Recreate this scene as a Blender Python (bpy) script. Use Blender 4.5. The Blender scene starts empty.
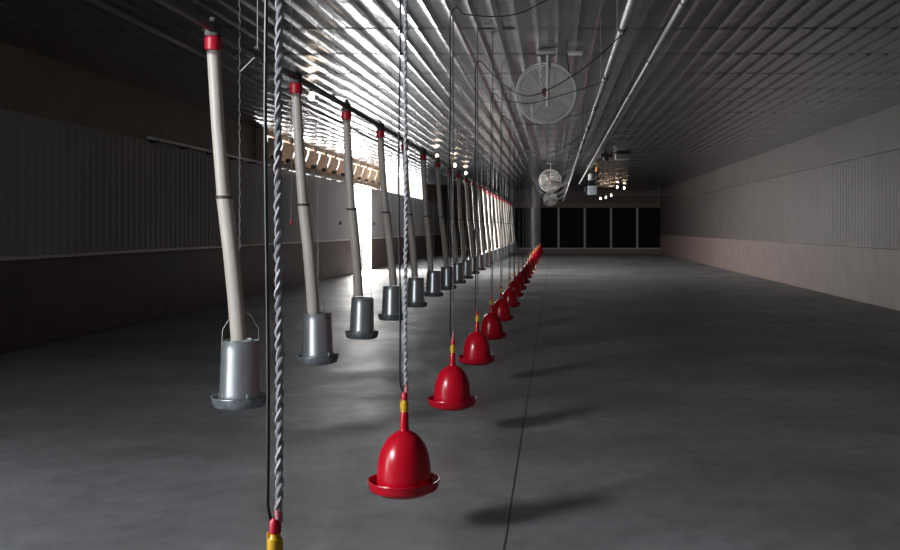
import bpy, bmesh, math, random
from mathutils import Vector, Matrix

R = random.Random(7)
sc = bpy.context.scene
COL = sc.collection
PI = math.pi

# ------------------------------------------------------------------ materials
def node_mat(name, color, rough=0.5, metal=0.0, noise=None, bump=None, emit=None, strength=0.0, coat=0.0, spec=0.5):
    """Principled material; noise = (scale, second colour, stretch xyz), bump = (scale, strength, stretch xyz)."""
    m = bpy.data.materials.new(name)
    m.use_nodes = True
    nt = m.node_tree
    b = nt.nodes['Principled BSDF']
    b.inputs['Base Color'].default_value = (*color, 1)
    b.inputs['Roughness'].default_value = rough
    b.inputs['Metallic'].default_value = metal
    b.inputs['Specular IOR Level'].default_value = spec
    b.inputs['Coat Weight'].default_value = coat
    if emit:
        b.inputs['Emission Color'].default_value = (*emit, 1)
        b.inputs['Emission Strength'].default_value = strength
    tc = nt.nodes.new('ShaderNodeTexCoord')

    def noise_node(scale, stretch, detail=4):
        mp = nt.nodes.new('ShaderNodeMapping')
        mp.inputs['Scale'].default_value = stretch
        nt.links.new(tc.outputs['Object'], mp.inputs['Vector'])
        n = nt.nodes.new('ShaderNodeTexNoise')
        n.inputs['Scale'].default_value = scale
        n.inputs['Detail'].default_value = detail
        nt.links.new(mp.outputs['Vector'], n.inputs['Vector'])
        return n
    if noise:
        n = noise_node(noise[0], noise[2])
        r = nt.nodes.new('ShaderNodeValToRGB')
        r.color_ramp.elements[0].position = 0.35
        r.color_ramp.elements[1].position = 0.68
        r.color_ramp.elements[0].color = (*color, 1)
        r.color_ramp.elements[1].color = (*noise[1], 1)
        nt.links.new(n.outputs['Fac'], r.inputs['Fac'])
        nt.links.new(r.outputs['Color'], b.inputs['Base Color'])
    if bump:
        n = noise_node(bump[0], bump[2])
        bp = nt.nodes.new('ShaderNodeBump')
        bp.inputs['Strength'].default_value = bump[1]
        bp.inputs['Distance'].default_value = 0.02
        nt.links.new(n.outputs['Fac'], bp.inputs['Height'])
        nt.links.new(bp.outputs['Normal'], b.inputs['Normal'])
    return m

M = {}
M['ceiling'] = node_mat('foil_ceiling', (0.42, 0.445, 0.48), 0.22, 1.0, noise=(1.1, (0.31, 0.33, 0.36), (1, 1.4, 1)), bump=(3.4, 0.34, (1.6, 1.2, 1)))
M['curtain'] = node_mat('curtain', (0.50, 0.48, 0.48), 0.7, noise=(0.8, (0.43, 0.41, 0.41), (1, 1, 0.4)))
M['knee'] = node_mat('knee_wall', (0.115, 0.078, 0.070), 0.6, noise=(2.0, (0.15, 0.105, 0.095), (1, 1, 1)))
M['eave'] = node_mat('eave_board', (0.30, 0.24, 0.20), 0.6, noise=(2.0, (0.24, 0.19, 0.16), (1, 1, 1)))
M['dark_wall'] = node_mat('dark_wall', (0.040, 0.030, 0.029), 0.6, noise=(1.5, (0.055, 0.042, 0.040), (1, 1, 1)))
M['beam'] = node_mat('brown_beam', (0.10, 0.06, 0.055), 0.55)
M['black'] = node_mat('black_pad', (0.006, 0.006, 0.006), 0.8, spec=0.1)
M['post'] = node_mat('grey_post', (0.30, 0.28, 0.28), 0.5)
M['ground'] = node_mat('pale_ground', (0.62, 0.60, 0.56), 0.9, noise=(0.6, (0.55, 0.53, 0.49), (1, 1, 1)))
M['red'] = node_mat('red_plastic', (0.54, 0.004, 0.018), 0.24, bump=(9, 0.03, (1, 1, 1)))
M['redcap'] = node_mat('red_cap_plastic', (0.55, 0.01, 0.03), 0.4)
M['pink'] = node_mat('faded_red_knot', (0.62, 0.18, 0.2), 0.5)
M['yellow'] = node_mat('yellow_valve', (0.72, 0.42, 0.02), 0.35)
M['galv'] = node_mat('galvanised_steel', (0.64, 0.68, 0.70), 0.33, 0.75, noise=(14, (0.55, 0.59, 0.61), (1, 1, 0.3)))
M['pan'] = node_mat('dull_steel_pan', (0.40, 0.44, 0.46), 0.40, 0.6, noise=(20, (0.24, 0.27, 0.29), (1, 1, 1)))
M['tube'] = node_mat('cream_plastic_tube', (0.68, 0.61, 0.54), 0.42, noise=(6, (0.61, 0.54, 0.47), (1, 1, 0.4)))
M['band'] = node_mat('dark_band', (0.08, 0.06, 0.055), 0.5)
M['pipe'] = node_mat('dark_feed_pipe', (0.10, 0.09, 0.088), 0.4, 0.4)
M['lightpipe'] = node_mat('pale_pipe', (0.72, 0.69, 0.65), 0.35)
M['hose'] = node_mat('black_hose', (0.010, 0.010, 0.011), 0.4)
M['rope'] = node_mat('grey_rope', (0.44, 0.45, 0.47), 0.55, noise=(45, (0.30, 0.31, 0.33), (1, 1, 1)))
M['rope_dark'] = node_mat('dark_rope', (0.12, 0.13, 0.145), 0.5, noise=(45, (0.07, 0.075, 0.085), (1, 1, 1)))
M['chain'] = node_mat('steel_cord', (0.36, 0.35, 0.34), 0.45, 0.5)
M['wire'] = node_mat('fan_guard_wire', (0.78, 0.77, 0.74), 0.4)
M['blade'] = node_mat('fan_blade', (0.46, 0.44, 0.42), 0.45)
M['motor'] = node_mat('fan_motor', (0.03, 0.028, 0.028), 0.5)
M['hub'] = node_mat('reddish_hub', (0.32, 0.08, 0.05), 0.5)
M['inlet'] = node_mat('tan_inlet', (0.50, 0.37, 0.27), 0.45, noise=(4, (0.38, 0.27, 0.19), (1, 1, 1)))
M['inlet_in'] = node_mat('dark_inlet_throat', (0.05, 0.035, 0.03), 0.7)
M['bulb'] = node_mat('glowing_bulb', (1, 0.85, 0.7), 0.3, emit=(1.0, 0.74, 0.52), strength=14)
M['socket'] = node_mat('bulb_socket', (0.06, 0.05, 0.05), 0.5)
M['bluebox'] = node_mat('pale_blue_box', (0.34, 0.42, 0.47), 0.35)
M['greybox'] = node_mat('grey_box', (0.38, 0.38, 0.37), 0.5)
M['orange'] = node_mat('orange_part', (0.55, 0.22, 0.03), 0.5)
M['white'] = node_mat('white_plastic', (0.65, 0.65, 0.63), 0.5)

def translucent_mat(name, color, amount, rough=0.5):
    m = node_mat(name, color, rough)
    nt = m.node_tree
    b = nt.nodes['Principled BSDF']
    t = nt.nodes.new('ShaderNodeBsdfTranslucent')
    t.inputs['Color'].default_value = (*color, 1)
    mx = nt.nodes.new('ShaderNodeMixShader')
    mx.inputs['Fac'].default_value = amount
    nt.links.new(b.outputs['BSDF'], mx.inputs[1])
    nt.links.new(t.outputs['BSDF'], mx.inputs[2])
    nt.links.new(mx.outputs['Shader'], nt.nodes['Material Output'].inputs['Surface'])
    return m
M['flap'] = translucent_mat('tan_flap', (0.66, 0.52, 0.40), 0.18)

def floor_mat():
    m = bpy.data.materials.new('worn_concrete')
    m.use_nodes = True
    nt = m.node_tree
    L = nt.links
    b = nt.nodes['Principled BSDF']
    tc = nt.nodes.new('ShaderNodeTexCoord')

    def nz(scale, stretch, detail=5, rough=0.55):
        mp = nt.nodes.new('ShaderNodeMapping')
        mp.inputs['Scale'].default_value = stretch
        L.new(tc.outputs['Object'], mp.inputs['Vector'])
        n = nt.nodes.new('ShaderNodeTexNoise')
        n.inputs['Scale'].default_value = scale
        n.inputs['Detail'].default_value = detail
        n.inputs['Roughness'].default_value = rough
        L.new(mp.outputs['Vector'], n.inputs['Vector'])
        return n
    big = nz(0.55, (0.7, 1.0, 1))
    ramp = nt.nodes.new('ShaderNodeValToRGB')
    ramp.color_ramp.elements[0].position = 0.3
    ramp.color_ramp.elements[0].color = (0.140, 0.135, 0.135, 1)
    ramp.color_ramp.elements[1].position = 0.72
    ramp.color_ramp.elements[1].color = (0.275, 0.272, 0.275, 1)
    L.new(big.outputs['Fac'], ramp.inputs['Fac'])
    fine = nz(5, (1, 1, 1), 6, 0.7)
    mix = nt.nodes.new('ShaderNodeMix')
    mix.data_type = 'RGBA'
    mix.blend_type = 'OVERLAY'
    mix.inputs['Factor'].default_value = 0.6
    L.new(ramp.outputs['Color'], mix.inputs[6])
    L.new(fine.outputs['Fac'], mix.inputs[7])
    # the thin dark control joint running down the shed
    sep = nt.nodes.new('ShaderNodeSeparateXYZ')
    L.new(tc.outputs['Object'], sep.inputs[0])
    wob = nz(1.5, (0, 1, 0), 2)

    def mth(op, a, bb):
        n = nt.nodes.new('ShaderNodeMath')
        n.operation = op
        for i, v in enumerate((a, bb)):
            if v is None:
                continue
            if isinstance(v, (int, float)):
                n.inputs[i].default_value = v
            else:
                L.new(v, n.inputs[i])
        return n.outputs[0]
    w = mth('MULTIPLY', mth('SUBTRACT', wob.outputs['Fac'], 0.5), 0.012)
    d = mth('ABSOLUTE', mth('ADD', mth('ADD', sep.outputs['X'], 0.262), w), None)
    line = mth('LESS_THAN', d, 0.0065)
    mix2 = nt.nodes.new('ShaderNodeMix')
    mix2.data_type = 'RGBA'
    L.new(line, mix2.inputs['Factor'])
    L.new(mix.outputs[2], mix2.inputs[6])
    mix2.inputs[7].default_value = (0.02, 0.02, 0.022, 1)
    L.new(mix2.outputs[2], b.inputs['Base Color'])
    rr = nt.nodes.new('ShaderNodeMapRange')
    rr.inputs['From Min'].default_value = 0.3
    rr.inputs['From Max'].default_value = 0.7
    rr.inputs['To Min'].default_value = 0.60
    rr.inputs['To Max'].default_value = 0.38
    rn = nz(0.9, (1.2, 0.8, 1), 5, 0.65)
    L.new(rn.outputs['Fac'], rr.inputs['Value'])
    L.new(rr.outputs['Result'], b.inputs['Roughness'])
    bp = nt.nodes.new('ShaderNodeBump')
    bp.inputs['Strength'].default_value = 0.22
    bp.inputs['Distance'].default_value = 0.01
    bn = nz(5, (1, 1, 1), 5, 0.6)
    L.new(bn.outputs['Fac'], bp.inputs['Height'])
    L.new(bp.outputs['Normal'], b.inputs['Normal'])
    return m
M['floor'] = floor_mat()

# ------------------------------------------------------------------ mesh builder
class MB:
    def __init__(self):
        self.bm = bmesh.new()

    def box(self, x0, x1, y0, y1, z0, z1, bevel=0.0):
        v = [self.bm.verts.new(p) for p in ((x0, y0, z0), (x1, y0, z0), (x1, y1, z0), (x0, y1, z0),
                                            (x0, y0, z1), (x1, y0, z1), (x1, y1, z1), (x0, y1, z1))]
        fs = [self.bm.faces.new([v[i] for i in q]) for q in ((3, 2, 1, 0), (4, 5, 6, 7), (0, 1, 5, 4), (1, 2, 6, 5), (2, 3, 7, 6), (3, 0, 4, 7))]
        if bevel:
            es = list({e for f in fs for e in f.edges})
            bmesh.ops.bevel(self.bm, geom=es, offset=bevel, segments=2, affect='EDGES', profile=0.5)
        return self

    def lathe(self, prof, seg=48, c=(0, 0, 0), axis='z', closed=False):
        rings = []
        for r, h in prof:
            if r < 1e-5:
                p = (0, 0, h) if axis == 'z' else (0, h, 0)
                rings.append([self.bm.verts.new((c[0] + p[0], c[1] + p[1], c[2] + p[2]))])
                continue
            ring = []
            for i in range(seg):
                a = 2 * PI * i / seg
                p = (r * math.cos(a), r * math.sin(a), h) if axis == 'z' else (r * math.cos(a), h, r * math.sin(a))
                ring.append(self.bm.verts.new((c[0] + p[0], c[1] + p[1], c[2] + p[2])))
            rings.append(ring)
        pairs = list(zip(rings, rings[1:])) + ([(rings[-1], rings[0])] if closed else [])
        for a, b in pairs:
            if len(a) == 1 and len(b) == 1:
                continue
            for i in range(seg):
                j = (i + 1) % seg
                if len(a) == 1:
                    self.bm.faces.new((a[0], b[j], b[i]))
                elif len(b) == 1:
                    self.bm.faces.new((a[i], a[j], b[0]))
                else:
                    self.bm.faces.new((a[i], a[j], b[j], b[i]))
        return self

    def tube(self, pts, r, seg=8, closed=False, radii=None):
        pts = [Vector(p) for p in pts]
        n = len(pts)
        rings = []
        prev = None
        for i, p in enumerate(pts):
            if closed:
                t = pts[(i + 1) % n] - pts[i - 1]
            else:
                t = pts[min(i + 1, n - 1)] - pts[max(i - 1, 0)]
            t.normalize()
            if prev is None:
                up = Vector((0, 0, 1)) if abs(t.z) < 0.9 else Vector((1, 0, 0))
                u = t.cross(up).normalized()
            else:
                u = (prev - t * prev.dot(t)).normalized()
            prev = u
            w = t.cross(u)
            rad = radii[i] if radii else r
            rings.append([self.bm.verts.new(p + u * (rad * math.cos(2 * PI * k / seg)) + w * (rad * math.sin(2 * PI * k / seg))) for k in range(seg)])
        m = n if closed else n - 1
        for i in range(m):
            a, b = rings[i], rings[(i + 1) % n]
            for k in range(seg):
                l = (k + 1) % seg
                self.bm.faces.new((a[k], a[l], b[l], b[k]))
        if not closed:
            self.bm.faces.new(rings[0][::-1])
            self.bm.faces.new(rings[-1])
        return self

    def ring(self, R_, r, c, axis='y', seg=48, mseg=5):
        pts = []
        for i in range(seg):
            a = 2 * PI * i / seg
            pts.append((c[0] + R_ * math.cos(a), c[1], c[2] + R_ * math.sin(a)) if axis == 'y'
                       else (c[0] + R_ * math.cos(a), c[1] + R_ * math.sin(a), c[2]))
        return self.tube(pts, r, mseg, closed=True)

    def grid(self, rows):
        vs = [[self.bm.verts.new(p) for p in row] for row in rows]
        for a, b in zip(vs, vs[1:]):
            for i in range(len(a) - 1):
                self.bm.faces.new((a[i], a[i + 1], b[i + 1], b[i]))
        return self

    def build(self, name, mat, parent=None, smooth=True, angle=40):
        bmesh.ops.recalc_face_normals(self.bm, faces=self.bm.faces[:])
        me = bpy.data.meshes.new(name)
        self.bm.to_mesh(me)
        self.bm.free()
        me.materials.append(M[mat])
        if smooth:
            for p in me.polygons:
                p.use_smooth = True
            me.set_sharp_from_angle(angle=math.radians(angle))
        o = bpy.data.objects.new(name, me)
        COL.objects.link(o)
        if parent:
            o.parent = parent
        return o

def tag(o, label, cat, group=None):
    o['label'] = label
    o['category'] = cat
    if group:
        o['group'] = group
    return o

def thing(name, loc, label, cat, group=None, rot=(0, 0, 0)):
    o = bpy.data.objects.new(name, None)
    o.empty_display_size = 0.1
    COL.objects.link(o)
    o.location = loc
    o.rotation_euler = rot
    return tag(o, label, cat, group)

def struct(o):
    o['kind'] = 'structure'
    return o

def copy_tree(root, loc, label, rot=None):
    kids = [c for c in COL.objects if c.parent == root]
    r = root.copy()
    COL.objects.link(r)
    r.location = loc
    if rot is not None:
        r.rotation_euler = rot
    r['label'] = label
    for k in kids:
        c = k.copy()
        COL.objects.link(c)
        c.parent = r
        for g in [q for q in COL.objects if q.parent == k]:
            d = g.copy()
            COL.objects.link(d)
            d.parent = c
    return r

ORD = ['first', 'second', 'third', 'fourth', 'fifth', 'sixth', 'seventh', 'eighth', 'ninth', 'tenth', 'eleventh', 'twelfth',
       'thirteenth', 'fourteenth', 'fifteenth', 'sixteenth', 'seventeenth', 'eighteenth', 'nineteenth', 'twentieth']

# ------------------------------------------------------------------ shed dimensions
XL, XR, Y0, Y1, ZC = -7.4, 7.0, -3.0, 66.0, 4.19
EAVE = 3.3
KNEE = 1.25
DOOR = (36.8, 40.4)
DOOR2 = (2.6, 3.8)
OPEN = (42.6, 57.0)
NEARWIN = [(-0.4, 2.2)]
INLETS = (25.7, 42.6)

# floor
fl = MB().box(XL - 0.3, XR + 0.3, Y0, Y1 + 0.2, -0.15, 0)
struct(fl.build('floor', 'floor', smooth=False))
# outside ground
struct(MB().box(-60, XL - 0.3, -40, 110, -0.2, -0.05).build('ground', 'ground', smooth=False))

# ribbed foil-faced ceiling, lapped every 1.83 m
per = 0.25
prof = [(0.0, 0.0), (0.04, 0.0008), (0.11, 0.0008), (0.150, 0.0), (0.176, -0.008), (0.200, -0.014), (0.226, -0.008)]
xs = []
k = 0
while XL - 0.25 + k * per < XR + 0.25:
    for dx, dz in prof:
        xs.append((XL - 0.25 + k * per + dx, dz))
    k += 1
rows = []
y = Y0 - 0.2 + (12.56 - (Y0 - 0.2)) % 1.83 - 1.83
while y < Y1 + 0.2:
    ya, yb = max(y, Y0 - 0.2), min(y + 1.83, Y1 + 0.2)
    if yb - ya > 0.3:
        for yy, dd in ((ya, 0.0), (ya + 0.03, 0.0), (yb - 0.075, 0.008), (yb - 0.045, 0.008)):
            rows.append([(x, yy, ZC + dz + dd) for x, dz in xs])
    y += 1.83
cb = MB().grid(rows)
struct(cb.build('ceiling', 'ceiling', angle=24))
struct(MB().box(XL - 0.4, XR + 0.4, Y0 - 0.3, Y1 + 0.3, ZC + 0.05, ZC + 0.15).build('roof', 'dark_wall', smooth=False))

def pleated(mb, x, side, y0, y1, z0, z1, pitch=0.24, amp=0.018):
    """vertical pleated sheet at x, thickness behind it"""
    n = max(2, int((y1 - y0) / pitch * 6))
    pts = [(x + side * amp * (0.5 + 0.5 * math.cos(2 * PI * (y0 + (y1 - y0) * i / n) / pitch)), y0 + (y1 - y0) * i / n) for i in range(n + 1)]
    mb.grid([[(px, py, z0) for px, py in pts], [(px, py, z1) for px, py in pts]])
    xb = x - side * 0.1
    mb.box(min(xb, x - side * 0.001), max(xb, x - side * 0.001), y0, y1, z0, z1)

# left wall
SECT = ((Y0, DOOR2[0]), (DOOR2[1], DOOR[0]), (DOOR[1], Y1))
w = MB()
for a, b in SECT:
    pleated(w, XL - 0.04, 1, a, b, KNEE, EAVE)
w.box(XL - 0.14, XL - 0.04, DOOR2[0], DOOR2[1], 2.4, EAVE)
wl = struct(w.build('wall_left', 'curtain'))
w = MB()
for a, b in SECT:
    w.box(XL - 0.12, XL, a, b, 0, KNEE, 0.01)
struct(w.build('baseboard_left', 'knee', smooth=False))
w = MB()
for a, b in SECT:
    w.box(XL - 0.12, XL + 0.05, a, b, KNEE, KNEE + 0.05, 0.008)
struct(w.build('trim_1', 'lightpipe', smooth=False))
w = MB()
for a, b in ((Y0, NEARWIN[0][0]), (NEARWIN[0][1], INLETS[0]), (OPEN[1], Y1)):
    w.box(XL - 0.16, XL - 0.02, a, b, EAVE, ZC + 0.03)
w.box(XL - 0.14, XL - 0.02, INLETS[1] - 0.1, INLETS[1] + 0.1, EAVE, ZC + 0.03)
y = OPEN[0] + 2.4
while y < OPEN[1] - 1:
    w.box(XL - 0.14, XL - 0.02, y - 0.06, y + 0.06, EAVE, ZC + 0.03)
    y += 2.4
struct(w.build('trim_2', 'eave', smooth=False))
# door surround
w = MB()
w.box(XL - 0.17, XL + 0.03, DOOR[0] - 0.1, DOOR[0] + 0.03, 0, EAVE)
w.box(XL - 0.17, XL + 0.03, DOOR[1] - 0.03, DOOR[1] + 0.06, 0, EAVE)
w.box(XL - 0.2, XL + 0.03, DOOR[0] - 0.1, DOOR[1] + 0.1, EAVE - 0.02, EAVE + 0.08)
d1 = struct(w.build('door_1', 'post', smooth=False))
for yy in (34.7, 41.2):
    MB().lathe([(0, 0.05), (0.05, 0.05), (0.07, 0.02), (0.07, 0)], 14, (0, 0, 0)).build('door_handle', 'motor', d1).matrix_local = \
        Matrix.Translation((XL - 0.03, yy, 1.86)) @ Matrix.Rotation(PI / 2, 4, 'Y')

# right wall
w = MB()
pleated(w, XR + 0.04, -1, Y0, Y1, KNEE, EAVE)
struct(w.build('wall_right', 'dark_wall'))
struct(MB().box(XR, XR + 0.16, Y0, Y1, 0, KNEE, 0.01).build('baseboard_right', 'knee', smooth=False))
struct(MB().box(XR - 0.02, XR + 0.16, Y0, Y1, EAVE, ZC + 0.03).build('trim_3', 'dark_wall', smooth=False))
# wall behind the camera
struct(MB().box(XL - 0.3, XR + 0.3, Y0 - 0.2, Y0, 0, ZC + 0.03).build('wall_back', 'dark_wall', smooth=False))
# far end wall: low kerb, beam, dark upper boarding, posts between black pads
struct(MB().box(XL - 0.3, XR + 0.3, Y1 + 0.06, Y1 + 0.2, 0, ZC + 0.03).build('wall_front', 'dark_wall', smooth=False))
w = MB()
w.box(XL, XR, Y1 - 0.08, Y1 + 0.06, 0, 0.30)
struct(w.build('baseboard_front', 'knee', smooth=False))
w = MB()
w.box(XL, XR, Y1 - 0.12, Y1 + 0.06, 3.02, 3.34, 0.01)
struct(w.build('trim_4', 'beam', smooth=False))
w = MB()
w.box(XL, XR, Y1 - 0.09, Y1 + 0.06, 0.30, 0.38)
px0 = 0.30 - 4 * 1.73
edges = [px0 + 1.73 * i for i in range(8)]
for x in edges:
    w.box(x - 0.06, x + 0.06, Y1 - 0.09, Y1 + 0.06, 0.38, 3.02)
struct(w.build('trim_5', 'post', smooth=False))
names = {4: 'black panel in the far end wall, just right of the drinker row',
         5: 'black panel in the far end wall, second to the right of the drinker row',
         6: 'black panel in the far end wall, third right of the drinker row'}
for i in range(2, 7):
    if i == 2 or i == 3:
        lab = {3: 'black panel in the far end wall, behind the end of the drinker row',
               2: 'black panel in the far end wall, behind the last drop tubes'}[i]
    else:
        lab = names[i]
    t = thing('vent_panel', (edges[i] + 0.865, Y1, 0.38), lab, 'panel', 'black panels in the far end wall')
    MB().box(-0.80, 0.80, -0.03, 0.05, 0.0, 2.63).build('black_sheet', 'black', t, smooth=False)
    for sx in (-0.79, 0.79):
        MB().box(sx - 0.015, sx + 0.015, -0.05, 0.05, 0, 2.64).build('side_channel', 'dark_wall', t, smooth=False)
w = MB().box(edges[7] + 0.06, XR, Y1 - 0.04, Y1 + 0.06, 0.38, 3.02)
struct(w.build('trim_6', 'black', smooth=False))

# ------------------------------------------------------------------ curtain rail on the left wall
t = thing('curtain_rail', (XL + 0.10, 18.0, EAVE + 0.02), 'long pale pipe running along the left wall under the air inlets', 'pipe')
MB().tube([(0, 0, 0), (0, 18.7, 0)], 0.032, 12).build('pipe', 'lightpipe', t)
for i in range(13):
    MB().box(-0.12, 0.035, i * 1.5 + 0.35, i * 1.5 + 0.41, -0.06, -0.025).box(-0.12, -0.09, i * 1.5 + 0.35, i * 1.5 + 0.41, -0.06, 0.06).build('bracket', 'motor', t, smooth=False)

# ------------------------------------------------------------------ side wall air inlets
def make_inlet(loc, label):
    t = thing('air_inlet', loc, label, 'vent', 'tan air inlets along the top of the left wall')
    f = MB()
    f.box(-0.06, 0.10, -0.69, 0.69, 0.68, 0.82, 0.01)
    f.box(-0.06, 0.10, -0.69, -0.56, 0.06, 0.74, 0.01)
    f.box(-0.06, 0.10, 0.56, 0.69, 0.06, 0.74, 0.01)
    f.box(-0.06, 0.10, -0.69, 0.69, -0.04, 0.12, 0.01)
    f.build('frame', 'inlet', t)
    # curved flap leaning into the room
    fl_ = MB()
    fr, bk = [], []
    for i in range(9):
        s = i / 8
        x = 0.03 + 0.17 * math.sin(s * 1.6)
        z = 0.13 + 0.47 * s
        fr.append((x + 0.03, z))
        bk.append((x, z))
    prof_ = fr + bk[::-1]
    for sgn in (0,):
        a = [fl_.bm.verts.new((x, -0.555, z)) for x, z in prof_]
        b = [fl_.bm.verts.new((x, 0.555, z)) for x, z in prof_]
        fl_.bm.faces.new(a[::-1])
        fl_.bm.faces.new(b)
        for i in range(len(a)):
            j = (i + 1) % len(a)
            fl_.bm.faces.new((a[i], a[j], b[j], b[i]))
    fl_.build('flap', 'flap', t)
    MB().lathe([(0, -0.1), (0.05, -0.1), (0.06, -0.08), (0.06, 0.08), (0.05, 0.1), (0, 0.1)], 14, (0.19, 0, 0.14), 'y').build('counterweight', 'motor', t)
    MB().tube([(0.225, 0, 0.57), (0.18, 0, 0.80), (0.06, 0, 0.84)], 0.008, 6).build('pull_cord', 'chain', t)
    return t
iy = [25.55 + 1.4 * i for i in range(12)]
inl = None
inl_lab = []
for i in range(12):
    if i == 11:
        inl_lab.append('tan air inlet farthest along the left wall, next to the open bright strip')
    elif i == 10:
        inl_lab.append('tan air inlet above the far jamb of the bright doorway')
    elif i == 9:
        inl_lab.append('tan air inlet over the middle of the bright doorway')
    elif i == 8:
        inl_lab.append('tan air inlet above the near jamb of the bright doorway')
    else:
        inl_lab.append('tan air inlet, %s toward the camera from the doorway along the left wall' % ORD[7 - i])
for i, yy in enumerate(iy):
    loc = (XL + 0.05, yy, EAVE + 0.06)
    if inl is None:
        inl = make_inlet(loc, inl_lab[i])
    else:
        copy_tree(inl, loc, inl_lab[i])

# ------------------------------------------------------------------ feed line with drop tubes and tube feeders
FX = -2.58
FZ = 3.20
t = thing('feed_pipe', (FX, -2.5, FZ), 'long dark feed pipe overhead carrying the row of cream drop tubes', 'pipe')
MB().tube([(0, 0, 0), (0, 67.5, 0)], 0.034, 12).build('auger_tube', 'pipe', t)
MB().tube([(-0.16, 0, -0.16), (-0.16, 67.5, -0.16)], 0.016, 8).build('lower_rail', 'pipe', t)
MB().tube([(-0.10, 0, 0.055), (-0.10, 14.2, 0.055)], 0.013, 8).build('conduit', 'lightpipe', t)
for i in range(22):
    yy = 2.2 + 3.0 * i
    MB().box(-0.02, 0.02, yy - 0.03, yy + 0.03, 0.02, 0.06).tube([(0, yy, 0.05), (0, yy, ZC - FZ - 0.02)], 0.004, 5).tube([(0, yy, 0), (-0.16, yy, -0.16)], 0.006, 5).build('hanger', 'chain', t)

FEED_Y = [7.57] + [10.0 + 2.43 * i for i in range(22)]
FEED_X = -2.38
def make_feeder(loc, label):
    t = thing('tube_feeder', loc, label, 'feeder', 'galvanised tube feeders hanging in a row')
    h = MB()
    h.lathe([(0.150, 0.09), (0.152, 0.10), (0.148, 0.12), (0.139, 0.46), (0.134, 0.505), (0.138, 0.512), (0.138, 0.518), (0.131, 0.518), (0.128, 0.50), (0.135, 0.12), (0.135, 0.09)], 40, closed=True)
    h.build('hopper', 'galv', t)
    p = MB()
    p.lathe([(0, 0.015), (0.15, 0.012), (0.185, 0.022), (0.200, 0.055), (0.204, 0.088), (0.210, 0.092), (0.208, 0.098), (0.198, 0.094), (0.190, 0.060), (0.172, 0.034), (0.06, 0.07), (0, 0.10)], 44)
    pan = p.build('pan', 'pan', t)
    b = MB()
    b.tube([(-0.136, 0, 0.47), (-0.13, 0, 0.60), (-0.06, 0, 0.72), (0.0, 0, 0.74), (0.06, 0, 0.72), (0.13, 0, 0.60), (0.136, 0, 0.47)], 0.003, 6)
    b.build('wire_bail', 'chain', t)
    for a in (0.3, PI / 2 + .3, PI + .3, 1.5 * PI + .3):
        MB().box(0.128, 0.162, -0.012, 0.012, 0.088, 0.125, 0.003).build('pan_clip', 'galv', pan).matrix_local = Matrix.Rotation(a, 4, 'Z')
    return t

def make_drop(loc, label, dx):
    t = thing('drop_tube', loc, label, 'tube', 'cream drop tubes hanging from the feed pipe')
    top = Vector((0, 0, -0.14))
    mid = Vector((dx * 0.42, 0.0, -1.32))
    low = Vector((dx * 0.75, 0.0, -1.60))
    end = Vector((dx, 0, -2.36))
    MB().tube([top, top.lerp(mid, 0.5) + Vector((-0.006, 0, 0)), mid], 0.048, 20).build('upper_tube', 'tube', t)
    lower = MB().tube([mid + Vector((0, 0, 0.06)), mid.lerp(end, 0.35) + Vector((0.012, 0, 0)), mid.lerp(end, 0.7) + Vector((0.008, 0, 0)), end], 0.058, 20).build('lower_tube', 'tube', t)
    MB().tube([mid + Vector((0, 0, 0.03)), mid + Vector((0, 0, 0.055))], 0.062, 20).build('band', 'band', lower)
    MB().lathe([(0.05, -0.17), (0.062, -0.165), (0.062, -0.075), (0.045, -0.055), (0, -0.055)], 20).build('red_collar', 'redcap', t)
    c = MB()
    c.box(-0.05, 0.05, -0.05, 0.05, -0.065, 0.045, 0.008)
    c.box(-0.02, 0.02, -0.02, 0.02, 0.045, 0.085, 0.004)
    c.build('saddle_clamp', 'motor', t)
    return t

def feeder_label(i, kind):
    if kind == 'feeder':
        if i == 0: return 'galvanised tube feeder closest to the camera, left of the thickest rope'
        if i == 1: return 'large galvanised tube feeder, first one right of the thickest rope'
        if i < 13: return 'galvanised tube feeder, %s one back along the row right of the thickest rope' % ORD[i - 1]
        return 'tiny galvanised tube feeder crowded at the far end of the row'
    if kind == 'tube':
        if i == 0: return 'cream drop tube with red collar closest to the camera, left of the thickest rope'
        if i == 1: return 'wide cream drop tube with red collar, first one right of the thickest rope'
        if i < 13: return 'cream drop tube with red collar, %s one back right of the thickest rope' % ORD[i - 1]
        return 'thin pale drop tube crowded at the far end of the feed pipe'
    if i == 0: return 'thin steel cord holding the feeder left of the thickest rope'
    if i < 13: return 'thin steel cord holding the %s feeder right of the thickest rope' % ORD[i - 1]
    return 'hair-thin cord holding a tiny feeder at the far end'

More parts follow.
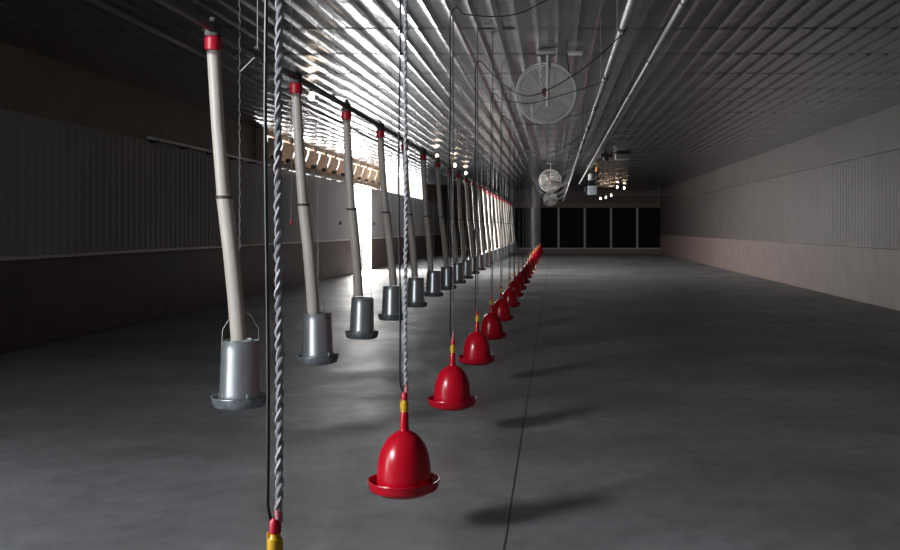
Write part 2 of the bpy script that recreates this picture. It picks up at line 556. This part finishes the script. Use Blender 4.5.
fx_off = [0.0, 0.02, -0.01, -0.03, -0.01, 0.0]
feed0 = None
drops = {}
cord0 = None
for i, yy in enumerate(FEED_Y):
    x = FEED_X + (fx_off[i] if i < 6 else R.uniform(-0.03, 0.03))
    z = 0.325 + (0 if i < 2 else R.uniform(-0.02, 0.02))
    rot = (R.uniform(-.02, .02), R.uniform(-.025, .025), R.uniform(0, 6.28))
    lab = feeder_label(i, 'feeder')
    if feed0 is None:
        feed0 = make_feeder((x, yy, z), lab)
        feed0.rotation_euler = (0.01, 0.012, 0.4)
    else:
        copy_tree(feed0, (x, yy, z), lab, rot)
    v = (i + 2) % 3
    dxs = (0.175, 0.15, 0.195)
    loc = (FX, yy, FZ)
    lab = feeder_label(i, 'tube')
    if v not in drops:
        drops[v] = make_drop(loc, lab, dxs[v])
    else:
        copy_tree(drops[v], loc, lab)
    lab = feeder_label(i, 'cord')
    loc = (x, yy, 1.06)
    if cord0 is None:
        m = MB()
        n = 90
        L_ = ZC - 1.06 - 0.01
        m.tube([(0.006 * math.cos(k_ * 2.2), 0.006 * math.sin(k_ * 2.2), L_ * k_ / n) for k_ in range(n + 1)], 0.0035, 5)
        cord0 = m.build('feeder_cord', 'chain')
        cord0.location = loc
        tag(cord0, lab, 'cord', 'thin cords holding the feeders')
    else:
        c = cord0.copy()
        COL.objects.link(c)
        c.location = loc
        c['label'] = lab

t = thing('pull_cord', (-2.89, 11.0, 1.72), 'thin cord with a small red knob hanging left of the widest drop tube', 'cord')
MB().tube([(0, 0, 0.04), (0.004, 0, 1.0), (0, 0, ZC - 1.72 - 0.005)], 0.004, 6).build('cord', 'chain', t)
MB().lathe([(0, 0), (0.014, 0.004), (0.018, 0.03), (0.010, 0.06), (0, 0.065)], 14).build('knob', 'redcap', t)

# ------------------------------------------------------------------ bell drinkers, ropes, hoses
DX = -0.826
DRINK_Y = [2.92] + [5.50 + 2.59 * i for i in range(22)]
def make_drinker(loc, label):
    t = thing('bell_drinker', loc, label, 'drinker', 'red bell drinkers hanging in a row')
    b = MB()
    b.lathe([(0.148, 0.045), (0.1485, 0.09), (0.147, 0.13), (0.143, 0.175), (0.136, 0.215), (0.125, 0.252), (0.110, 0.285), (0.090, 0.313),
             (0.066, 0.335), (0.042, 0.349), (0.026, 0.356), (0.0245, 0.352), (0.040, 0.343), (0.064, 0.328), (0.088, 0.306), (0.108, 0.279),
             (0.122, 0.248), (0.133, 0.213), (0.140, 0.173), (0.144, 0.128), (0.145, 0.045)], 56, closed=True)
    b.build('bell', 'red', t)
    r = MB()
    r.lathe([(0.0, 0.0), (0.10, 0.002), (0.135, 0.010), (0.158, 0.024), (0.182, 0.034), (0.190, 0.046), (0.194, 0.078), (0.199, 0.084), (0.197, 0.090),
             (0.189, 0.088), (0.184, 0.056), (0.172, 0.046), (0.150, 0.046), (0.10, 0.03), (0, 0.03)], 56)
    r.build('basin', 'red', t)
    s = MB()
    s.lathe([(0.030, 0.346), (0.026, 0.356), (0.0235, 0.38), (0.0215, 0.452), (0.0195, 0.456), (0.0, 0.456)], 24)
    s.build('neck', 'red', t)
    v = MB()
    v.lathe([(0.012, 0.456), (0.019, 0.458), (0.017, 0.470), (0.021, 0.474), (0.021, 0.505), (0.016, 0.510), (0.014, 0.522), (0.0, 0.522)], 20)
    valve = v.build('valve', 'yellow', t)
    c = MB()
    c.lathe([(0.012, 0.520), (0.017, 0.524), (0.017, 0.555), (0.010, 0.566), (0.0, 0.566)], 18)
    c.build('valve_cap', 'redcap', t)
    g = MB()
    g.box(-0.024, -0.015, -0.006, 0.006, 0.46, 0.525, 0.002)
    g.box(0.012, 0.022, -0.006, 0.006, 0.462, 0.50, 0.002)
    g.build('valve_lever', 'yellow', valve)
    h = MB()
    h.lathe([(0.0, 0.560), (0.009, 0.562), (0.012, 0.580), (0.006, 0.598), (0.010, 0.612), (0.0, 0.622)], 12, (0.010, 0, 0))
    h.build('rope_knot', 'pink', t)
    return t

def rope_mesh(z0, z1):
    m = MB()
    L_ = z1 - z0
    n = int(L_ / 0.0105)
    for ph in (0, PI):
        pts, rad = [], []
        for k_ in range(n + 1):
            a = 2 * PI * k_ / 7.0 + ph
            s = 0.0056 + 0.0018 * math.sin(k_ * 0.37 + ph)
            pts.append((s * math.cos(a) + 0.0025 * math.sin(k_ * 0.05), s * math.sin(a), L_ * k_ / n))
            rad.append(0.0072 + 0.0010 * math.sin(k_ * 0.9 + ph))
        m.tube(pts, 0.006, 6, radii=rad)
    return m

PIPE_X, PIPE_Z = 0.555, 3.31
def hose_mesh(sag, lead):
    """from a tee on the water pipe (lead metres nearer), sagging across the shed, over an arch and straight down to the valve; origin at the drinker"""
    P = []
    a = Vector((PIPE_X - DX, -lead, PIPE_Z - 0.05))
    b = Vector((0.62, -lead * 0.36, sag))
    c = Vector((0.10, -0.10, 3.40))
    for i in range(15):        # quadratic sag from the tee through the low point
        s = i / 14
        p = a.lerp(b, s)
        p.z = b.z + (a.z - b.z) * (1 - s) ** 2
        P.append(p)
    for i in range(1, 13):
        s = i / 12
        p = b.lerp(c, s)
        p.z = b.z + (c.z - b.z) * (s * s * (1.6 - 0.6 * s))
        P.append(p)
    for q in ((0.075, -0.07, 3.445), (0.045, -0.04, 3.47), (0.012, -0.015, 3.455), (-0.008, 0, 3.40), (-0.012, 0, 3.30)):
        P.append(Vector(q))
    for i in range(1, 16):
        s = i / 15
        P.append(Vector((-0.012 + 0.004 * math.sin(s * 9), 0.004 * math.sin(s * 7), 3.30 - s * (3.30 - 0.90))))
    P += [Vector(q) for q in ((-0.010, 0, 0.85), (-0.003, 0, 0.815), (0.006, 0, 0.79))]
    return MB().tube(P, 0.0052, 7)

def drink_label(i, kind):
    if kind == 'drinker':
        if i == 0: return 'red drinker at the bottom left, only its red and yellow valve showing'
        if i == 1: return 'largest red bell drinker in full view, nearest the camera'
        if i == 2: return 'red bell drinker directly behind the largest one'
        if i < 11: return 'red bell drinker, %s whole one counting back from the largest' % ORD[i - 1]
        return 'tiny red bell drinker in the overlapping far end of the row'
    if kind == 'rope':
        if i == 0: return 'thickest twisted grey rope, hanging nearest the camera at the left'
        if i == 1: return 'twisted grey rope holding the largest red drinker'
        if i == 2: return 'twisted grey rope holding the drinker behind the largest one'
        if i < 11: return 'twisted grey rope holding the %s whole red drinker from the camera' % ORD[i - 1]
        return 'hair-thin grey rope in the far cluster of drinker ropes'
    if i == 0: return 'black hose beside the thickest rope, running to the cropped drinker valve'
    if i == 1: return 'black hose running straight down to the largest red drinker'
    if i == 2: return 'black hose sagging under the ceiling to the drinker behind the largest'
    if i == 3: return 'black hose sagging across the big fan and arching down to a drinker'
    if i < 11: return 'black hose arching down to the %s whole red drinker from the camera' % ORD[i - 1]
    return 'hair-thin black hose in the far cluster of drinker lines'

dr0 = rope0 = None
hoses = {}
for i, yy in enumerate(DRINK_Y):
    x = DX + (0.012 if i == 0 else R.uniform(-0.012, 0.012) if i > 3 else 0)
    z = 0.222 + (0.055 if i == 0 else 0) + (R.uniform(-0.012, 0.012) if i > 1 else 0)
    lab = drink_label(i, 'drinker')
    rot = (R.uniform(-.015, .015), R.uniform(-.02, .02), R.uniform(0, 6.28))
    if dr0 is None:
        dr0 = make_drinker((x, yy, z), lab)
    else:
        copy_tree(dr0, (x, yy, z), lab, rot if i > 1 else (0.0, 0.008, 0.3))
    lab = drink_label(i, 'rope')
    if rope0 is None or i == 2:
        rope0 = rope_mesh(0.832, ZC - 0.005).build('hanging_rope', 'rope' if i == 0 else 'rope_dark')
        rope0.location = (x + 0.010, yy, 0.832)
        tag(rope0, lab, 'rope', 'twisted ropes holding the drinkers')
    else:
        c = rope0.copy()
        COL.objects.link(c)
        c.location = (x + 0.010, yy, 0.832)
        c.rotation_euler = (0, 0, R.uniform(0, 6))
        c['label'] = lab
        if i > 2:
            c.scale = (0.62, 0.62, 1)
    if i == 2:
        rope0.scale = (0.62, 0.62, 1)
    lab = drink_label(i, 'hose')
    key = 'a' if i in (2, 4, 5) else 'bcd'[i % 3]
    if key not in hoses:
        hoses[key] = hose_mesh({'a': 3.24, 'b': 2.98, 'c': 3.06, 'd': 2.92}[key], 2.59).build('water_hose', 'hose')
        c = hoses[key]
        tag(c, lab, 'hose', 'black hoses running to the drinkers')
    else:
        c = hoses[key].copy()
        COL.objects.link(c)
        c['label'] = lab
    c.location = (x - 0.012 if i < 2 else x - 0.004, yy, 0.03 if i == 0 else 0)

# ------------------------------------------------------------------ overhead pipes at the right
t = thing('water_pipe', (PIPE_X, -2.0, PIPE_Z), 'pale overhead water pipe with black hose tees, right of the fan', 'pipe')
MB().tube([(0, 0, 0), (0, 62, 0)], 0.029, 12).build('pipe', 'lightpipe', t)
for yy in DRINK_Y:
    yt = yy - 2.59 + 2.0
    if yt < 0.3:
        continue
    MB().tube([(0, yt - 0.05, 0), (0, yt + 0.05, 0)], 0.038, 12).tube([(0, yt, 0), (0, yt, -0.06)], 0.013, 8).build('hose_tee', 'hose', t)
for i in range(20):
    yy = 1.5 + 3.1 * i
    MB().tube([(0, yy, 0.02), (0, yy, ZC - PIPE_Z)], 0.0035, 5).ring(0.026, 0.004, (0, yy, 0), 'y', 16, 5).build('hanger', 'chain', t)
t = thing('cable_conduit', (1.14, -2.0, 3.68), 'pale straight overhead pipe farther right, without hose tees', 'pipe')
MB().tube([(0, 0, 0), (0, 47, 0)], 0.026, 12).build('pipe', 'lightpipe', t)
for i in range(15):
    yy = 1.5 + 3.1 * i
    MB().tube([(0, yy, 0.02), (0, yy, ZC - 3.68)], 0.0035, 5).ring(0.029, 0.005, (0, yy, 0), 'y', 16, 5).build('hanger', 'motor', t)
# ------------------------------------------------------------------ circulation fans
def make_fan(loc, label, nr=19, ns=36):
    t = thing('circulation_fan', loc, label, 'fan', 'round fans hanging in a line under the ceiling')
    RR = 0.42
    def guard(yc, dome):
        g = MB()
        for i in range(nr):
            r = 0.07 + (RR - 0.075) * i / (nr - 1)
            g.ring(r, 0.0036, (0, yc + dome * (1 - (r / RR) ** 2), 0), 'y', 56, 4)
        for k_ in range(ns):
            a = 2 * PI * k_ / ns
            pts = []
            for s in (0.06, 0.18, 0.30, RR):
                pts.append((s * math.cos(a), yc + dome * (1 - (s / RR) ** 2), s * math.sin(a)))
            g.tube(pts, 0.0024, 4)
        return g
    fg = guard(-0.11, -0.05).build('front_guard', 'wire', t)
    guard(0.11, 0.05).build('rear_guard', 'wire', t)
    MB().ring(RR, 0.010, (0, -0.11, 0), 'y', 64, 8).ring(RR, 0.010, (0, 0.11, 0), 'y', 64, 8).build('rim', 'wire', t)
    mot = MB().lathe([(0, 0.22), (0.08, 0.21), (0.09, 0.18), (0.09, 0.04), (0.05, 0.03), (0, 0.03)], 24, (0.0, 0, 0), 'y').build('motor', 'motor', t)
    MB().lathe([(0, -0.06), (0.05, -0.055), (0.06, -0.03), (0.06, 0.03)], 24, (0, 0, 0), 'y').build('hub', 'hub', mot)
    for k_ in range(3):
        a0 = 2 * PI * k_ / 3 + 0.75
        rows_f = []
        for i in range(8):
            r = 0.05 + 0.34 * i / 7
            half = 0.30 + 0.55 * math.sin(min(1, i / 6) * PI * 0.55)
            row = []
            for j in range(7):
                u = (j / 6 - 0.5) * 2
                a = a0 + u * half * (0.95 if i < 7 else 0.8)
                row.append((r * math.cos(a), -0.01 + 0.05 * u + 0.01 * (1 - u * u), r * math.sin(a)))
            rows_f.append(row)
        b = MB().grid(rows_f)
        o = b.build('blade', 'blade', t, angle=80)
        md = o.modifiers.new('thick', 'SOLIDIFY')
        md.thickness = 0.005
    up = ZC - loc[2] - 0.03
    MB().box(0.005, 0.035, -0.185, -0.165, -0.20, up, 0.003).build('mount_pole', 'lightpipe', t)
    MB().box(0.008, 0.032, -0.17, 0.20, 0.055, 0.08, 0.003).box(0.008, 0.032, -0.17, 0.20, -0.08, -0.055, 0.003).build('motor_bracket', 'lightpipe', t)
    MB().box(-0.13, 0.13, -0.24, -0.08, up - 0.045, up + 0.005, 0.006).build('mount_plate', 'greybox', t)
    MB().tube([(-0.20, -0.17, 0.22), (-0.06, -0.175, 0.06)], 0.006, 6).build('guard_clip', 'lightpipe', fg)
    MB().tube([(0.06, 0.16, 0.05), (0.22, 0.12, 0.10), (0.33, 0.08, 0.22), (0.32, 0.02, up * 0.7), (0.29, 0.0, up)], 0.008, 6).build('power_cable', 'motor', t)
    return t
fan0 = make_fan((-0.115, 14.2, 3.595), 'largest round wire-guard fan, hanging nearest under the ceiling')
fan1 = make_fan((-0.15, 38.0, 3.48), 'middle-sized round fan farther back, hanging behind the largest fan', 7, 14)
copy_tree(fan1, (-0.22, 60.0, 3.43), 'smallest round fan, directly below the middle one in view')
# short pale strip on the ceiling beside the first fan
t = thing('ceiling_strip', (0.30, 14.0, ZC - 0.09), 'short pale strip on the ceiling right of the largest fan', 'strip')
MB().box(-0.10, 0.10, -0.03, 0.03, 0.0, 0.035, 0.006).build('cover', 'white', t)
MB().box(-0.11, 0.11, -0.035, 0.035, 0.035, 0.06, 0.004).build('base', 'greybox', t)

# ------------------------------------------------------------------ glowing bulbs
def make_lamp(loc, label):
    t = thing('hanging_bulb', loc, label, 'lamp', 'glowing bulbs hung under the ceiling')
    MB().lathe([(0, -0.065), (0.030, -0.056), (0.046, -0.03), (0.049, 0.0), (0.042, 0.035), (0.028, 0.065), (0.022, 0.085)], 20).build('bulb', 'bulb', t)
    MB().lathe([(0.024, 0.08), (0.030, 0.085), (0.028, 0.14), (0.012, 0.155), (0, 0.155)], 16).build('socket', 'socket', t)
    MB().tube([(0, 0, 0.15), (0, 0, ZC - loc[2] - 0.005)], 0.006, 6).build('flex', 'hose', t)
    return t
lamps = [(-4.22, 17.4, 3.97, 'glowing bulb beside the nearest red collar at the upper left'),
         (-4.42, 30.1, 3.97, 'glowing bulb just left of the fourth drop tube'),
         (-3.73, 31.9, 3.97, 'glowing bulb just right of the fifth drop tube'),
         (-3.62, 36.5, 3.97, 'glowing bulb beyond the sixth drop tube, on the feeder side'),
         (-3.68, 41.8, 3.97, 'glowing bulb farthest along the feeder side'),
         (4.00, 57.0, 3.97, 'highest glowing bulb at the far right of the shed'),
         (3.55, 56.2, 3.98, 'glowing bulb second from the right in the upper far pair'),
         (3.55, 62.0, 3.72, 'rightmost bulb of the three low ones over the black panels'),
         (3.22, 62.0, 3.58, 'middle bulb of the three low ones over the black panels'),
         (2.88, 62.0, 3.52, 'leftmost bulb of the three low ones over the black panels')]
lamp0 = None
for x, yy, z, lab in lamps:
    if z > 3.9 and lamp0 is None:
        lamp0 = make_lamp((x, yy, z), lab)
    elif z > 3.9:
        copy_tree(lamp0, (x, yy, z), lab)
    else:
        make_lamp((x, yy, z), lab)

# ------------------------------------------------------------------ boxes hung at the far right
t = thing('heater_box', (1.72, 45.0, 3.18), 'pale blue-grey box hanging at the far right above the black panels', 'heater')
MB().box(-0.20, 0.20, -0.3, 0.3, 0, 0.40, 0.03).build('housing', 'bluebox', t)
MB().lathe([(0.13, -0.315), (0.15, -0.31), (0.15, -0.29)], 24, (0, 0, 0.2), 'y').lathe([(0, -0.312), (0.05, -0.31), (0.05, -0.295)], 20, (0, 0, 0.2), 'y').build('grille', 'greybox', t)
for sx in (-0.17, 0.17):
    MB().tube([(sx, 0, 0.39), (sx, 0, ZC - 3.18 - 0.01)], 0.01, 6).build('hanger', 'motor', t)
MB().box(-0.34, -0.20, -0.1, 0.1, 0.10, 0.36, 0.02).build('side_motor', 'motor', t)
t = thing('ceiling_box', (2.25, 33.0, 3.94), 'grey flat box under the ceiling at the upper far right', 'box')
MB().box(-0.23, 0.23, -0.2, 0.2, 0, 0.19, 0.015).build('housing', 'greybox', t)
MB().box(-0.25, 0.25, -0.22, 0.22, 0.185, 0.235, 0.01).build('lid', 'motor', t)
t = thing('motor_unit', (1.75, 33.5, 3.92), 'black motor under the ceiling left of the grey flat box', 'motor')
MB().lathe([(0, -0.2), (0.08, -0.19), (0.09, -0.15), (0.09, 0.15), (0.08, 0.19), (0, 0.2)], 20, (0, 0, 0.09), 'y').build('casing', 'motor', t)
MB().box(-0.2, 0.2, -0.12, 0.12, 0.14, 0.25, 0.01).build('base', 'motor', t)
t = thing('gas_regulator', (1.72, 40.0, 3.95), 'small orange fitting hanging above the blue-grey box', 'fitting')
MB().lathe([(0, 0), (0.05, 0.0), (0.06, 0.03), (0.05, 0.18), (0.025, 0.21), (0, 0.21)], 18, (0, 0, 0)).build('body', 'orange', t)
MB().tube([(0, 0, 0.2), (0, 0, ZC - 3.95 - 0.005)], 0.012, 8).build('stem', 'motor', t)
t = thing('pale_canister', (1.58, 42.5, 3.72), 'pale green-grey canister left of the orange fitting', 'canister')
MB().lathe([(0, 0), (0.12, 0.005), (0.13, 0.04), (0.13, 0.24), (0.10, 0.28), (0, 0.285)], 24).build('body', 'greybox', t)
MB().tube([(0, 0, 0.27), (0, 0, ZC - 3.72 - 0.005)], 0.012, 8).build('stem', 'motor', t)
t = thing('cross_pipe', (2.3, 58.0, 3.62), 'thin reddish pipe crossing under the far ceiling at the right', 'pipe')
MB().tube([(-0.6, 0, 0), (4.4, 0, 0)], 0.03, 10).build('pipe', 'beam', t)
for sx in (0.0, 1.9, 3.8):
    MB().tube([(sx, 0, 0.02), (sx, 0, ZC - 3.62 - 0.005)], 0.008, 6).build('hanger', 'motor', t)

# ------------------------------------------------------------------ light
wd = bpy.data.worlds.new('sky')
sc.world = wd
wd.use_nodes = True
bg = wd.node_tree.nodes['Background']
bg.inputs['Color'].default_value = (0.95, 0.98, 1.0, 1)
bg.inputs['Strength'].default_value = 2.0

def area(name, loc, rot, sx, sy, power, color=(1, 1, 1), portal=False):
    l = bpy.data.lights.new(name, 'AREA')
    l.shape = 'RECTANGLE'
    l.size = sx
    l.size_y = sy
    l.energy = power
    l.color = color
    o = bpy.data.objects.new(name, l)
    COL.objects.link(o)
    o.location = loc
    o.rotation_euler = rot
    if portal:
        l.cycles.is_portal = True
    return o
# daylight through the side door, the open strip under the eave and the nearer eave opening
RY = -PI / 2          # area light facing +x
area('door_daylight', (XL - 1.35, (DOOR[0] + DOOR[1]) / 2 + 0.5, 1.7), (0, RY, -0.55), 3.4, 4.6, 1700, (1.0, 0.99, 0.97))
area('doorway_sky', (XL - 0.25, (DOOR[0] + DOOR[1]) / 2, 1.65), (0, RY, 0), 3.3, DOOR[1] - DOOR[0], 800, (1.0, 0.97, 0.92))
area('strip_daylight', (XL - 0.24, (OPEN[0] + OPEN[1]) / 2, 3.76), (0, RY, 0), 0.84, OPEN[1] - OPEN[0], 640, (0.97, 0.99, 1.0))
area('inlet_daylight', (XL - 0.24, (INLETS[0] + INLETS[1]) / 2, 3.76), (0, RY, 0), 0.84, INLETS[1] - INLETS[0], 330, (0.97, 0.99, 1.0))
for (a, b), p in zip(NEARWIN, (1080,)):
    area('near_daylight', (XL - 0.55, (a + b) / 2, 3.74), (0, RY, 0.62), 0.86, b - a, p, (0.92, 0.96, 1.0))
area('side_door_daylight', (XL - 0.3, (DOOR2[0] + DOOR2[1]) / 2, 1.2), (0, RY, 0), 2.3, DOOR2[1] - DOOR2[0], 75, (0.94, 0.97, 1.0))

# ------------------------------------------------------------------ camera
cd = bpy.data.cameras.new('camera')
cd.sensor_width = 36
cd.lens = 40
cd.shift_x = -(554 - 450) / 900
cd.shift_y = -(275 - 228) / 900
cd.clip_end = 300
co = bpy.data.objects.new('camera', cd)
COL.objects.link(co)
co.location = (0, 0, 1.69)
co.rotation_euler = (PI / 2, 0, 0)
sc.camera = co

vs = sc.view_settings
vs.view_transform = 'Standard'
vs.look = 'None'
vs.gamma = 1
vs.use_curve_mapping = False
vs.exposure = 0.1
sc.cycles.use_denoising = True
sc.cycles.max_bounces = 8
sc.cycles.diffuse_bounces = 4
sc.cycles.glossy_bounces = 5
sc.cycles.sample_clamp_indirect = 4.0
